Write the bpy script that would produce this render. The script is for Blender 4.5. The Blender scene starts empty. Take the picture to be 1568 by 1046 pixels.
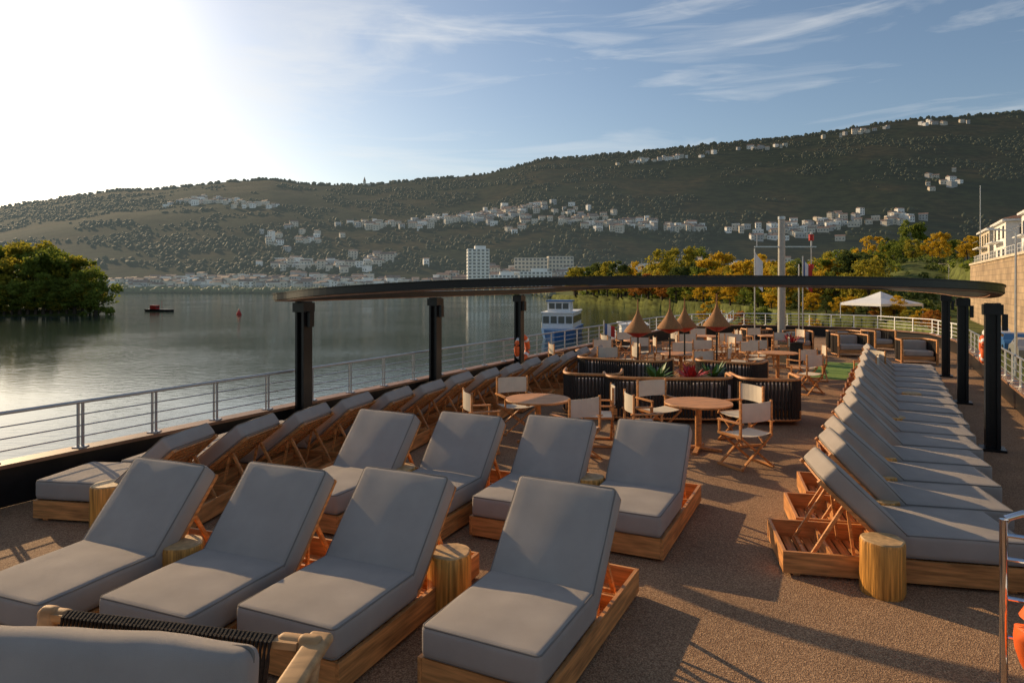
import bpy, bmesh, math, random
import numpy as np
from mathutils import Vector, Matrix
random.seed(7); np.random.seed(7)
TH=math.radians(28.65); SN,CS=math.sin(TH),math.cos(TH)
def ship(X,Y,Z=0.0): return Vector((X*CS+Y*SN,-X*SN+Y*CS,Z))
scene=bpy.context.scene
# ---------------------------------------------------------------- materials
def newmat(name):
    m=bpy.data.materials.new(name); m.use_nodes=True
    nt=m.node_tree; b=nt.nodes['Principled BSDF']; return m,nt,b
def N(nt,t,**k):
    n=nt.nodes.new(t)
    for a,v in k.items():
        if a in n.inputs.keys(): n.inputs[a].default_value=v
        else: setattr(n,a,v)
    return n
def ramp(nt,src,stops):
    r=nt.nodes.new('ShaderNodeValToRGB'); e=r.color_ramp.elements
    while len(e)<len(stops): e.new(0.5)
    for i,(p,c) in enumerate(stops):
        e[i].position=p; e[i].color=(c[0],c[1],c[2],1)
    nt.links.new(src,r.inputs[0]); return r
def simple(name,col,rough=.6,metal=0,var=.25,scale=8,bump=0,bscale=60,spec=.4,stretch=None):
    m,nt,b=newmat(name); b.inputs['Roughness'].default_value=rough; b.inputs['Metallic'].default_value=metal
    b.inputs['Specular IOR Level'].default_value=spec
    tc=N(nt,'ShaderNodeTexCoord'); src=tc.outputs['Object']
    if stretch:
        mp=N(nt,'ShaderNodeMapping'); mp.inputs['Scale'].default_value=stretch
        nt.links.new(src,mp.inputs[0]); src=mp.outputs[0]
    n=N(nt,'ShaderNodeTexNoise',Scale=scale,Detail=6.0); nt.links.new(src,n.inputs['Vector'])
    lo=[c*(1-var) for c in col]; hi=[min(1,c*(1+var)) for c in col]
    r=ramp(nt,n.outputs['Fac'],[(.3,lo),(.7,hi)]); nt.links.new(r.outputs[0],b.inputs['Base Color'])
    if bump:
        n2=N(nt,'ShaderNodeTexNoise',Scale=bscale,Detail=3.0); nt.links.new(src,n2.inputs['Vector'])
        bp=N(nt,'ShaderNodeBump',Strength=bump,Distance=.01); nt.links.new(n2.outputs['Fac'],bp.inputs['Height'])
        nt.links.new(bp.outputs[0],b.inputs['Normal'])
    return m
M={}
M['fabric']=simple('grey_fabric',(.40,.345,.30),.95,var=.09,scale=3,bump=.6,bscale=380,spec=.15)
M['pipe']=simple('piping_fabric',(.20,.175,.15),.95,var=.05,spec=.1)
M['teak']=simple('teak_wood',(.54,.235,.075),.5,var=.45,scale=5,bump=.2,bscale=30,stretch=(6,.6,6))
M['teakx']=simple('teak_wood_cross',(.56,.245,.08),.5,var=.4,scale=5,bump=.2,bscale=30,stretch=(.6,6,6))
M['log']=simple('log_wood',(.56,.26,.055),.42,var=.6,scale=4,bump=.5,bscale=12,stretch=(9,9,.5))
M['logtop']=simple('log_endgrain',(.50,.31,.14),.6,var=.35,scale=14,bump=.2,bscale=40)
M['black']=simple('black_steel',(.012,.012,.013),.35,metal=.2,var=.2)
M['canvas']=simple('canvas',(.62,.54,.43),.9,var=.06,spec=.1)
M['rope']=simple('dark_rope',(.040,.030,.023),.9,var=.4,scale=60,bump=.6,bscale=200)
M['metal']=simple('painted_rail',(.42,.43,.44),.3,metal=.6,var=.1)
M['chrome']=simple('polished_steel',(.7,.7,.72),.12,metal=1,var=.04)
M['white']=simple('white_paint',(.78,.78,.77),.4,var=.06,scale=2)
M['facade']=simple('facade',(.78,.74,.68),.8,var=.12,scale=.3)
M['facade2']=simple('facade_beige',(.60,.50,.38),.8,var=.2,scale=.3)
M['roof']=simple('roof_tile',(.26,.13,.08),.8,var=.3,scale=.5)
M['glass']=simple('window_glass',(.03,.04,.05),.08,var=.1,spec=.8)
M['orange']=simple('lifebuoy_orange',(.75,.12,.02),.5,var=.1)
M['red']=simple('red_enamel',(.5,.03,.02),.4,var=.15)
M['wicker']=simple('wicker',(.34,.15,.05),.8,var=.35,scale=30,bump=.6,bscale=80,stretch=(1,1,5))
M['leafgreen']=simple('plant_leaf',(.08,.16,.03),.5,var=.4,scale=20)
M['redleaf']=simple('red_flower',(.35,.02,.02),.5,var=.4,scale=20)
M['bluepaint']=simple('blue_paint',(.03,.12,.32),.35,var=.1)
M['capwood']=simple('cap_wood',(.24,.12,.065),.5,var=.3,scale=3)
M['turf']=simple('turf',(.16,.25,.04),.9,var=.4,scale=40,bump=.6,bscale=100)
M['bark']=simple('bark',(.06,.045,.03),.9,var=.3,scale=3)
M['mast']=simple('mast_paint',(.42,.39,.33),.4,var=.1)
M['grass']=simple('grass_bank',(.11,.125,.035),.95,var=.6,scale=.5,spec=.1)
M['oak']=simple('light_oak',(.48,.28,.13),.6,var=.3,scale=3,stretch=(1,8,8),spec=.25)
m,nt,b=newmat('stone_wall'); b.inputs['Roughness'].default_value=.9
tc=N(nt,'ShaderNodeTexCoord'); br=N(nt,'ShaderNodeTexBrick',Scale=1.0); br.inputs['Color1'].default_value=(.50,.36,.22,1); br.inputs['Color2'].default_value=(.38,.27,.17,1); br.inputs['Mortar'].default_value=(.25,.19,.13,1)
br.inputs['Brick Width'].default_value=1.4; br.inputs['Row Height'].default_value=.6; br.inputs['Mortar Size'].default_value=.03
sp=N(nt,'ShaderNodeSeparateXYZ'); cb=N(nt,'ShaderNodeCombineXYZ'); nt.links.new(tc.outputs['Object'],sp.inputs[0]); nt.links.new(sp.outputs['Y'],cb.inputs['X']); nt.links.new(sp.outputs['Z'],cb.inputs['Y'])
nt.links.new(cb.outputs[0],br.inputs['Vector'])
nzn=N(nt,'ShaderNodeTexNoise',Scale=.5,Detail=6.0); nt.links.new(tc.outputs['Object'],nzn.inputs['Vector'])
rr=ramp(nt,nzn.outputs['Fac'],[(.3,(.5,.5,.5)),(.65,(1,1,1))])
mx=N(nt,'ShaderNodeMix',data_type='RGBA',blend_type='MULTIPLY'); mx.inputs[0].default_value=.8
nt.links.new(br.outputs[0],mx.inputs[6]); nt.links.new(rr.outputs[0],mx.inputs[7]); nt.links.new(mx.outputs[2],b.inputs['Base Color']); M['stone']=m
# deck carpet
m,nt,b=newmat('deck_aggregate'); b.inputs['Roughness'].default_value=.85; b.inputs['Specular IOR Level'].default_value=.2
tc=N(nt,'ShaderNodeTexCoord'); v=N(nt,'ShaderNodeTexVoronoi',Scale=110.0); nt.links.new(tc.outputs['Object'],v.inputs['Vector'])
n1=N(nt,'ShaderNodeTexNoise',Scale=.9,Detail=5.0); nt.links.new(tc.outputs['Object'],n1.inputs['Vector'])
r=ramp(nt,v.outputs['Color'],[(.1,(.19,.105,.055)),(.5,(.33,.19,.105)),(.9,(.54,.34,.19))])
r2=ramp(nt,n1.outputs['Fac'],[(.35,(.76,.76,.76)),(.65,(1.0,1.0,1.0))])
mx=N(nt,'ShaderNodeMix',data_type='RGBA',blend_type='MULTIPLY'); mx.inputs[0].default_value=1
nt.links.new(r.outputs[0],mx.inputs[6]); nt.links.new(r2.outputs[0],mx.inputs[7]); nt.links.new(mx.outputs[2],b.inputs['Base Color'])
bp=N(nt,'ShaderNodeBump',Strength=.8,Distance=.006); nt.links.new(v.outputs['Distance'],bp.inputs['Height']); nt.links.new(bp.outputs[0],b.inputs['Normal']); M['deck']=m
# water
m,nt,b=newmat('river_water'); b.inputs['Roughness'].default_value=.08; b.inputs['Base Color'].default_value=(.030,.052,.040,1); b.inputs['IOR'].default_value=1.33
tc=N(nt,'ShaderNodeTexCoord')
n1=N(nt,'ShaderNodeTexNoise',Scale=1.3,Detail=5.0); n2=N(nt,'ShaderNodeTexNoise',Scale=.03,Detail=4.0)
mp=N(nt,'ShaderNodeMapping'); mp.inputs['Scale'].default_value=(.7,1.3,1); nt.links.new(tc.outputs['Object'],mp.inputs[0])
nt.links.new(mp.outputs[0],n1.inputs['Vector']); nt.links.new(tc.outputs['Object'],n2.inputs['Vector'])
rw0=ramp(nt,n2.outputs['Fac'],[(.38,(.09,)*3),(.62,(.36,)*3)])
b1=N(nt,'ShaderNodeBump',Distance=.11); nt.links.new(rw0.outputs[0],b1.inputs['Strength'])
nt.links.new(n1.outputs['Fac'],b1.inputs['Height'])
nt.links.new(b1.outputs[0],b.inputs['Normal']); M['water']=m
# aerial haze imitated by emission in the far materials, stronger toward the sunward end
def haze_glow(m,amt=1.0):
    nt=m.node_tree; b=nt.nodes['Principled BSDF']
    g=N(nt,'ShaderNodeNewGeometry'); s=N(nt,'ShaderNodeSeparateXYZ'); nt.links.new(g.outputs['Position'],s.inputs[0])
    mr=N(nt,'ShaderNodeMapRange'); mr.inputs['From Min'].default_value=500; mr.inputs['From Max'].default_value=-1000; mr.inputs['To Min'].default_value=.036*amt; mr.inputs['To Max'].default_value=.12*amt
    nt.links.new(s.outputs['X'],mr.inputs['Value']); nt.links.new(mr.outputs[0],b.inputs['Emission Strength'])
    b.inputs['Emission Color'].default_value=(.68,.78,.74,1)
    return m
m,nt,b=newmat('hill_vegetation'); b.inputs['Roughness'].default_value=1; b.inputs['Specular IOR Level'].default_value=.02
tc=N(nt,'ShaderNodeTexCoord')
def nz(s,d=6.,src=None):
    n=N(nt,'ShaderNodeTexNoise',Scale=s,Detail=d); nt.links.new(src or tc.outputs['Object'],n.inputs['Vector']); return n
na=nz(.007,8.); nb=nz(.07,8.); 
ra=ramp(nt,na.outputs['Fac'],[(.36,(.013,.022,.010)),(.5,(.022,.028,.013)),(.60,(.045,.036,.018)),(.7,(.020,.025,.012))])
rb=ramp(nt,nb.outputs['Fac'],[(.38,(.45,.5,.45)),(.62,(1.2,1.15,1.0))])
mx=N(nt,'ShaderNodeMix',data_type='RGBA',blend_type='MULTIPLY'); mx.inputs[0].default_value=1
nt.links.new(ra.outputs[0],mx.inputs[6]); nt.links.new(rb.outputs[0],mx.inputs[7])
wv=N(nt,'ShaderNodeTexWave',bands_direction='Z',Scale=.10,Distortion=4.0,Detail=3.0); nt.links.new(tc.outputs['Object'],wv.inputs['Vector'])
rw=ramp(nt,wv.outputs['Fac'],[(.2,(.6,.6,.6)),(.6,(1.15,1.15,1.1))])
mx2=N(nt,'ShaderNodeMix',data_type='RGBA',blend_type='MULTIPLY'); mx2.inputs[0].default_value=.7
nt.links.new(mx.outputs[2],mx2.inputs[6]); nt.links.new(rw.outputs[0],mx2.inputs[7]); nt.links.new(mx2.outputs[2],b.inputs['Base Color']); M['hill']=haze_glow(m,.95)
def leafmat(name,c,tr_=.4):
    m,nt,b=newmat(name); b.inputs['Roughness'].default_value=.7; b.inputs['Specular IOR Level'].default_value=.2
    tc=N(nt,'ShaderNodeTexCoord'); n=N(nt,'ShaderNodeTexNoise',Scale=.45,Detail=5.0); nt.links.new(tc.outputs['Object'],n.inputs['Vector'])
    r=ramp(nt,n.outputs['Fac'],[(.3,[k*.5 for k in c]),(.5,c),(.72,[min(1,k*1.6) for k in c])]); nt.links.new(r.outputs[0],b.inputs['Base Color'])
    if tr_>0:
        tr=N(nt,'ShaderNodeBsdfTranslucent'); nt.links.new(r.outputs[0],tr.inputs[0])
        ms=N(nt,'ShaderNodeMixShader'); ms.inputs[0].default_value=tr_; nt.links.new(b.outputs[0],ms.inputs[1]); nt.links.new(tr.outputs[0],ms.inputs[2])
        nt.links.new(ms.outputs[0],nt.nodes['Material Output'].inputs[0])
    return m
LM=[leafmat('leaf_green',(.19,.23,.035),.5),leafmat('leaf_yellowgreen',(.38,.33,.04),.5),leafmat('leaf_yellow',(.62,.41,.03),.5),leafmat('leaf_dark',(.09,.12,.03),.45),leafmat('leaf_rust',(.46,.20,.035),.5)]
# ---------------------------------------------------------------- mesh builder
class MB:
    def __init__(s): s.v=[];s.f=[];s.m=[];s.n=0
    def add(s,vs,fs,mi=0,T=None):
        if T is not None: vs=[T@Vector(p) for p in vs]
        s.v.extend([tuple(p) for p in vs]); s.f.extend([tuple(i+s.n for i in f) for f in fs]); s.m.extend([mi]*len(fs)); s.n+=len(vs)
    def box(s,c,d,mi=0,R=None,T=None):
        x,y,z=[k/2 for k in d]
        vs=[Vector(p) for p in ((-x,-y,-z),(x,-y,-z),(x,y,-z),(-x,y,-z),(-x,-y,z),(x,-y,z),(x,y,z),(-x,y,z))]
        if R is not None: vs=[R@p for p in vs]
        vs=[p+Vector(c) for p in vs]
        s.add(vs,[(0,3,2,1),(4,5,6,7),(0,1,5,4),(1,2,6,5),(2,3,7,6),(3,0,4,7)],mi,T)
    def beam(s,a,b,w,h,mi=0,T=None,up=(0,0,1)):
        a=Vector(a);b=Vector(b);d=b-a;L=d.length;d.normalize();u=Vector(up)
        if abs(d.dot(u))>.98:u=Vector((0,1,0))
        x=d.cross(u).normalized();z=x.cross(d)
        R=Matrix((x,d,z)).transposed(); s.box((a+b)/2,(w,L,h),mi,R,T)
    def cyl(s,a,b,r0,r1=None,n=10,mi=0,T=None,cap=True):
        r1=r0 if r1 is None else r1
        a=Vector(a);b=Vector(b);d=(b-a).normalized();u=Vector((0,0,1)) if abs(d.z)<.9 else Vector((1,0,0))
        x=d.cross(u).normalized();y=d.cross(x)
        vs=[]
        for p,r in((a,r0),(b,r1)):
            for i in range(n):
                t=2*math.pi*i/n; vs.append(p+x*(r*math.cos(t))+y*(r*math.sin(t)))
        fs=[(i,(i+1)%n,n+(i+1)%n,n+i) for i in range(n)]
        if cap: fs+= [tuple(range(n))[::-1],tuple(range(n,2*n))]
        s.add(vs,fs,mi,T)
    def tube(s,pts,r,n=8,mi=0,closed=False,T=None,flat=1.0):
        pts=[Vector(p) for p in pts];k=len(pts);vs=[]
        for i,p in enumerate(pts):
            a=pts[(i-1)%k] if (closed or i>0) else p; b=pts[(i+1)%k] if (closed or i<k-1) else p
            d=(b-a).normalized();u=Vector((0,0,1)) if abs(d.z)<.95 else Vector((1,0,0))
            x=d.cross(u).normalized();y=d.cross(x)
            for j in range(n):
                t=2*math.pi*j/n; vs.append(p+x*(r*math.cos(t))+y*(r*flat*math.sin(t)))
        fs=[]
        for i in range(k if closed else k-1):
            for j in range(n):
                a=i*n+j;b=i*n+(j+1)%n;c=((i+1)%k)*n+(j+1)%n;d=((i+1)%k)*n+j; fs.append((a,b,c,d))
        if not closed: fs+=[tuple(range(n))[::-1],tuple(range((k-1)*n,k*n))]
        s.add(vs,fs,mi,T)
    def revolve(s,prof,n=24,mi=0,c=(0,0,0),T=None,lob=None):
        vs=[];k=len(prof)
        for i,(r,z) in enumerate(prof):
            for j in range(n):
                t=2*math.pi*j/n; rr=r*(lob(t,z) if lob else 1)
                vs.append(Vector((c[0]+rr*math.cos(t),c[1]+rr*math.sin(t),c[2]+z)))
        fs=[(i*n+j,i*n+(j+1)%n,(i+1)*n+(j+1)%n,(i+1)*n+j) for i in range(k-1) for j in range(n)]
        fs.append(tuple(range((k-1)*n,k*n)))
        s.add(vs,fs,mi,T)
    def rbox(s,c,d,r,puff=.0,mi=0,T=None,k=5,wr=0):
        h=[q/2 for q in d]
        def ax(H):
            i=np.linspace(-H+r,H-r,k+2).tolist()
            return [-H,-H+r*.35,-H+r*.7]+i+[H-r*.7,H-r*.35,H]
        idx={};vs=[];fs=[]
        def vid(p):
            key=tuple(round(q,5) for q in p)
            if key in idx:return idx[key]
            q=[max(-h[i]+r,min(h[i]-r,p[i])) for i in range(3)]
            dd=Vector([p[i]-q[i] for i in range(3)])
            if dd.length>1e-6: o=Vector(q)+dd.normalized()*r
            else:o=Vector(p)
            fx=[max(0,1-(o[i]/h[i])**2) for i in range(3)]
            for i in range(3):
                a,b2=[j for j in range(3) if j!=i]
                o[i]+= (o[i]/h[i])*puff*(fx[a]*fx[b2])**.6 * (1 if i==2 else .5)
            if wr: o.z+=wr*math.sin(p[0]*9+p[1]*5)*math.sin(p[1]*7-p[0]*3)
            idx[key]=len(vs); vs.append(Vector(c)+o); return idx[key]
        for i in range(3):
            a,b2=[(1,2),(2,0),(0,1)][i]
            A=ax(h[a]);B=ax(h[b2])
            for sg in(-1,1):
                for u in range(len(A)-1):
                    for w in range(len(B)-1):
                        q=[]
                        for (uu,ww) in((u,w),(u+1,w),(u+1,w+1),(u,w+1)):
                            p=[0,0,0];p[i]=sg*h[i];p[a]=A[uu];p[b2]=B[ww];q.append(vid(p))
                        fs.append(tuple(q) if sg>0 else tuple(q[::-1]))
        s.add(vs,fs,mi,T)
    def mesh(s,name,mats,smooth=False,ang=None):
        me=bpy.data.meshes.new(name); me.from_pydata(s.v,[],s.f)
        for q in mats: me.materials.append(q)
        me.polygons.foreach_set('material_index',s.m)
        if smooth:
            me.polygons.foreach_set('use_smooth',[True]*len(s.f))
            if ang:
                try: me.set_sharp_from_angle(angle=math.radians(ang))
                except Exception: pass
        me.update(); return me
def obj(name,me,loc=(0,0,0),rz=0,parent=None,sc=None):
    o=bpy.data.objects.new(name,me); scene.collection.objects.link(o)
    o.location=loc;o.rotation_euler=(0,0,rz)
    if sc: o.scale=sc if hasattr(sc,'__len__') else (sc,)*3
    if parent:o.parent=parent
    return o
def group(name,parts,loc,rz,sc=None):
    e=bpy.data.objects.new(name,None); e.empty_display_size=.2; scene.collection.objects.link(e)
    e.location=loc;e.rotation_euler=(0,0,rz)
    if sc:e.scale=(sc,)*3
    for pn,me in parts: obj(pn,me,parent=e)
    return e
# ---------------------------------------------------------------- sun lounger
def rrect(hx,hy,r,z,n=5):
    pts=[]
    for cx,cy,a0 in((hx-r,hy-r,0),(-hx+r,hy-r,90),(-hx+r,-hy+r,180),(hx-r,-hy+r,270)):
        for i in range(n+1):
            a=math.radians(a0+90*i/n); pts.append((cx+r*math.cos(a),cy+r*math.sin(a),z))
    return pts
def cushion(L,W,H,T,wr=.004):
    b=MB(); r=.04
    b.rbox((0,0,0),(W,L,H),r,puff=.016,T=T,wr=wr,k=8)
    me=b
    p=MB()
    for z in(H/2-.012,-H/2+.012):
        p.tube(rrect(W/2-.008,L/2-.008,.035,z),.0065,6,closed=True,T=T)
    me.add(p.v,p.f,1)
    return me
_lc={}
def lounger_parts(ang):
    if ang in _lc:return _lc[ang]
    a=math.radians(ang)
    b=MB(); L=1.95;W=.86
    for sx in(-1,1): b.box((sx*W/2,L/2,.125),(.03,L,.19))
    base2=MB()
    for y,h,zc in((.015,.19,.125),(L-.015,.19,.125),(1.05,.15,.11),(1.5,.12,.10)): base2.box((0,y,zc),(W-.034,.028,h))
    for i in range(11): base2.box((0,.08+i*.093,.195),(W-.034,.07,.02))
    for i in range(9): base2.box((0,1.12+i*.095,.05),(W-.034,.08,.016))
    for sx in(-1,1):
        for y in(.12,1.0,1.83): base2.box((sx*(W/2-.05),y,.016),(.06,.06,.03))
    seat=cushion(1.0,.84,.21,Matrix.Translation((0,.49,.33)))
    u=Vector((0,math.cos(a),math.sin(a)));n=Vector((0,-math.sin(a),math.cos(a)));x=Vector((1,0,0))
    Rm=Matrix((x,u,n)).transposed().to_4x4()
    org=Vector((0,1.0,.245))
    Tb=Matrix.Translation(org)@Rm
    back=cushion(.88,.84,.18,Tb@Matrix.Translation((0,.44,.10)))
    fr=MB()
    for sx in(-1,1): fr.box((sx*.38,.43,-.012),(.045,.90,.035),T=Tb)
    for i in range(9): fr.box((0,.04+i*.098,-.008),(.715,.055,.016),T=Tb)
    for sx in(-1,1):
        p=Tb@Vector((sx*.3,.55,-.03)); fr.beam(p,(sx*.3,1.72,.09),.03,.03); 
        p2=Tb@Vector((sx*.3,.50,-.03)); fr.beam(p2,(sx*.3,1.32,.09),.025,.025)
    fr.beam((-.3,1.71,.10),(.3,1.71,.10),.03,.03)
    r=[('base_sides',b.mesh('base_sides',[M['teak']])),('base_slats',base2.mesh('base_slats',[M['teakx']])),
       ('seat_cushion',seat.mesh('seat_cushion',[M['fabric'],M['pipe']],True)),('back_cushion',back.mesh('back_cushion',[M['fabric'],M['pipe']],True)),
       ('back_frame',fr.mesh('back_frame',[M['teak']]))]
    _lc[ang]=r;return r
def lounger(x,y,rz,ang=48): return group('sun_lounger',lounger_parts(ang),(x,y,0),rz)
def by_hinge(hx,hy,phi,ang=48):
    p=math.radians(phi); lounger(hx-.91*math.sin(p),hy-.91*math.cos(p),-p,ang)
for hx,hy,ph,an in((-3.26,5.62,21,48),(-2.15,5.44,22,49),(-1.12,5.29,24,48),(.20,4.98,26.5,49)): by_hinge(hx,hy,ph,an)
for hx,hy,ph,an in((-1.78,8.0,26,49),(-.73,7.86,25,48),(.35,7.65,25,48),(1.40,7.37,25.5,49)): by_hinge(hx,hy,ph,an)
for i in range(15):
    al=math.radians(12+min(i,6)*2.2)
    d=Vector((-math.cos(al),math.sin(al)));w=Vector((math.sin(al),math.cos(al)))
    H=Vector((2.42,6.10))+w*.43+Vector((SN,CS))*(i*1.0)
    o=H-d*1.95
    lounger(o.x,o.y,math.atan2(-d.x,d.y),[44,46,42][i%3] if i else 44)
for k in range(14):
    al=math.radians(9+min(k,5)*2)
    d=Vector((math.cos(al),-math.sin(al)))
    o=Vector((-5.2,7.95))+Vector((SN,CS))*(k*.97)
    lounger(o.x,o.y,math.atan2(-d.x,d.y),38 if k%3 else 41)
# ---------------------------------------------------------------- log tables
def logmesh(seed):
    rs=random.Random(seed); ph=[rs.uniform(0,6.28) for _ in range(4)]
    lob=lambda t,z:1+.035*math.sin(3*t+ph[0])+.02*math.sin(7*t+ph[1])+.012*math.sin(13*t+ph[2]+z*3)
    b=MB(); b.revolve([(.185,.0),(.192,.03),(.188,.25),(.19,.42),(.182,.445)],40,0,lob=lob)
    b.f.pop();b.m.pop()
    b.revolve([(.182,.445),(.172,.455),(.09,.457),(.02,.457)],40,1,lob=lob)
    return b.mesh('log_body',[M['log'],M['logtop']],True,40)
LG=[logmesh(i) for i in range(4)]
for i,(x,y) in enumerate(((-.50,5.5),(-2.75,5.69),(-1.30,8.05),(.86,7.65),(-4.34,7.35),(3.13,5.76),(3.72,6.87),(4.2,7.75),(4.7,8.6),(6.2,11.1),(7.9,13.5))):
    obj('log_side_table',LG[i%4],(x,y,0),i*1.3,sc=(.92,.92,1.0))
# ---------------------------------------------------------------- deck / hull
b=MB()
out=[(-9.3,-6),(-9.3,30),(-8.6,34),(-6.5,36.5),(-3.3,37.2),(-.1,36.5),(2.0,34),(2.7,30),(2.7,-6)]
n=len(out)
b.add([ship(x,y,0) for x,y in out],[tuple(range(n))[::-1]])
obj('ship_deck',b.mesh('ship_deck',[M['deck']]))
b=MB()
for i in range(n):
    p,q=out[i],out[(i+1)%n]
    b.add([ship(*p,-.02),ship(*q,-.02),ship(*q,-6.5),ship(*p,-6.5)],[(0,1,2,3)])
obj('ship_hull',b.mesh('ship_hull',[M['white']]))
b=MB()
path=[(-9.0,-6),(-9.0,30),(-8.35,33.8),(-6.3,36.2),(-3.3,36.9),(-.3,36.2),(1.75,33.8),(2.4,30),(2.4,-6)]
for i in range(len(path)-1):
    p,q=path[i],path[i+1]
    b.beam(ship(*p,.24),ship(*q,.24),.05,.46,0)
    b.beam(ship(*p,.50),ship(*q,.50),.26,.045,1)
obj('bulwark',b.mesh('bulwark',[M['black'],M['capwood']]))
b=MB()
def along(p,q,step):
    d=math.hypot(q[0]-p[0],q[1]-p[1]);k=max(1,int(round(d/step)))
    return [(p[0]+(q[0]-p[0])*i/k,p[1]+(q[1]-p[1])*i/k) for i in range(k+1)]
for i in range(len(path)-1):
    p,q=path[i],path[i+1]
    mi=1 if 0<i<7 else 0
    b.cyl(ship(*p,1.10),ship(*q,1.10),.024,n=10,mi=mi)
    for z in(.66,.80,.94): b.cyl(ship(*p,z),ship(*q,z),.010,n=6,mi=mi)
    pts=along(p,q,1.0)
    for x,y in pts[:-1]:
        for dy in(-.028,.028):
            b.beam(ship(x,y+dy,.5),ship(x,y+dy,1.09),.05,.014,mi,up=(1,0,0))
        b.box(ship(x,y,.53),(.14,.14,.015),mi)
obj('ship_railing',b.mesh('ship_railing',[M['metal'],M['white']],True,40))
# ---------------------------------------------------------------- pergola ring
L1,L2,L3=(-3.57,11.7),(-1.70,15.15),(.195,18.6)
R1,R2,R3=(7.53,10.7),(9.84,14.9),(12.2,19.2)
def cr(P,n=10):
    o=[]
    k=len(P)
    for i in range(k):
        p0,p1,p2,p3=[Vector(P[(i+j-1)%k]) for j in range(4)]
        for s in range(n):
            t=s/n; o.append(.5*((2*p1)+(p2-p0)*t+(2*p0-5*p1+4*p2-p3)*t*t+(3*p1-p0-3*p2+p3)*t**3))
    return o
ctrl=[(-3.72,11.7,2.35),(-3.40,10.7,2.40),(-2.45,9.7,2.48),(-.6,8.8,2.575),(1.9,8.3,2.62),(4.6,8.5,2.60),(6.5,9.3,2.53),(7.35,10.6,2.43),(9.75,14.9,2.38),(12.0,19.2,2.38),(12.6,21.8,2.42),(11.5,23.2,2.48),(7,23.6,2.55),(3,22.3,2.48),(.6,19.6,2.38),(-1.7,15.15,2.36)]
ring=cr(ctrl,10)
b=MB();k=len(ring)
def sweep(w,h,dz,mi):
    vs=[]
    for i,p in enumerate(ring):
        d=(ring[(i+1)%k]-ring[(i-1)%k]);d.z=0;d.normalize();x=Vector((d.y,-d.x,0))
        for sx,sz in((-w,-h),(w,-h),(w,h),(-w,h)): vs.append(p+x*sx+Vector((0,0,sz+dz)))
    fs=[]
    for i in range(k):
        j=(i+1)%k
        for q in range(4): fs.append((i*4+q,i*4+(q+1)%4,j*4+(q+1)%4,j*4+q))
    b.add(vs,fs,mi)
sweep(.10,.046,.02,0); sweep(.075,.010,-.040,1); sweep(.115,.007,.076,0)
for (x,y) in(L1,L2,L3,R1,R2,R3):
    for sx in(-.075,.075): b.box(Vector((x,y,1.15))+ship(sx,0),(.05,.2,2.3),0,R=Matrix.Rotation(-TH,3,'Z'))
    b.box((x,y,1.15),(.1,.06,2.3),0,R=Matrix.Rotation(-TH,3,'Z'))
    b.box((x,y,.02),(.34,.34,.04),0,R=Matrix.Rotation(-TH,3,'Z'))
    b.box((x,y,2.2),(.26,.26,.16),0,R=Matrix.Rotation(-TH,3,'Z'))
    b.box(Vector((x,y,2.0))+ship(.16,0),(.07,.10,.26),0,R=Matrix.Rotation(-TH,3,'Z'))
obj('pergola',b.mesh('pergola',[M['black'],M['capwood']]))
# ---------------------------------------------------------------- director chair
b=MB()
for sx in(-1,1):
    x=sx*.27
    b.beam((x,-.22,.02),(x,.24,.02),.03,.03); b.beam((x,-.22,.62),(x,.24,.62),.045,.022)
    b.beam((x,-.2,.44),(x,-.2,.61),.025,.025,up=(1,0,0)); b.beam((x,.2,.44),(x,.2,.90),.028,.028,up=(1,0,0))
    b.beam((x,-.22,.44),(x,.22,.44),.03,.03)
for y in(-.2,.2):
    b.beam((-.27,y,.03),(.27,y-.012,.44),.02,.035,up=(0,1,0)); b.beam((.27,y+.024,.03),(-.27,y+.012,.44),.02,.035,up=(0,1,0))
dch=b.mesh('frame',[M['teak']])
b=MB()
for i in range(6):
    x0=-.27+.09*i;x1=x0+.09;z0=.455-.025*math.sin(math.pi*i/6);z1=.455-.025*math.sin(math.pi*(i+1)/6)
    b.add([(x0,-.2,z0),(x1,-.2,z1),(x1,.2,z1),(x0,.2,z0),(x0,-.2,z0-.008),(x1,-.2,z1-.008),(x1,.2,z1-.008),(x0,.2,z0-.008)],[(0,1,2,3),(7,6,5,4),(0,4,5,1),(2,6,7,3)])
    y0=.2+.05*math.sin(math.pi*i/6);y1=.2+.05*math.sin(math.pi*(i+1)/6)
    b.add([(x0,y0,.63),(x1,y1,.63),(x1,y1,.88),(x0,y0,.88),(x0,y0-.01,.63),(x1,y1-.01,.63),(x1,y1-.01,.88),(x0,y0-.01,.88)],[(3,2,1,0),(4,5,6,7),(3,7,6,2),(0,1,5,4)])
dcc=b.mesh('canvas',[M['canvas']],True,40)
def dchair(x,y,face):
    a=math.radians(face); group('director_chair',[('frame',dch),('canvas',dcc)],(x,y,0),a+math.pi/2,1.06)
b=MB(); b.revolve([(.50,.715),(.52,.72),(.525,.735),(.52,.75)],48,0)
b.cyl((0,0,.03),(0,0,.715),.05,n=12); 
for a in range(4):
    t=math.pi/4+a*math.pi/2; b.beam((0,0,.05),(.36*math.cos(t),.36*math.sin(t),.02),.07,.04); b.beam((0,0,.69),(.4*math.cos(t),.4*math.sin(t),.70),.05,.03)
rtab=b.mesh('round_table',[M['teakx']],True,35)
def table(x,y,chairs):
    obj('round_table',rtab,(x,y,0),random.random())
    for a,r in chairs:
        t=math.radians(a); dchair(x+r*math.cos(t),y+r*math.sin(t),a+180+random.uniform(-12,12))
table(.42,11.05,[(205,1.0),(-60,1.05),(5,1.0),(110,1.0)])
table(2.92,10.7,[(195,.95),(-65,1.0),(30,.95),(115,1.0)])
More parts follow.
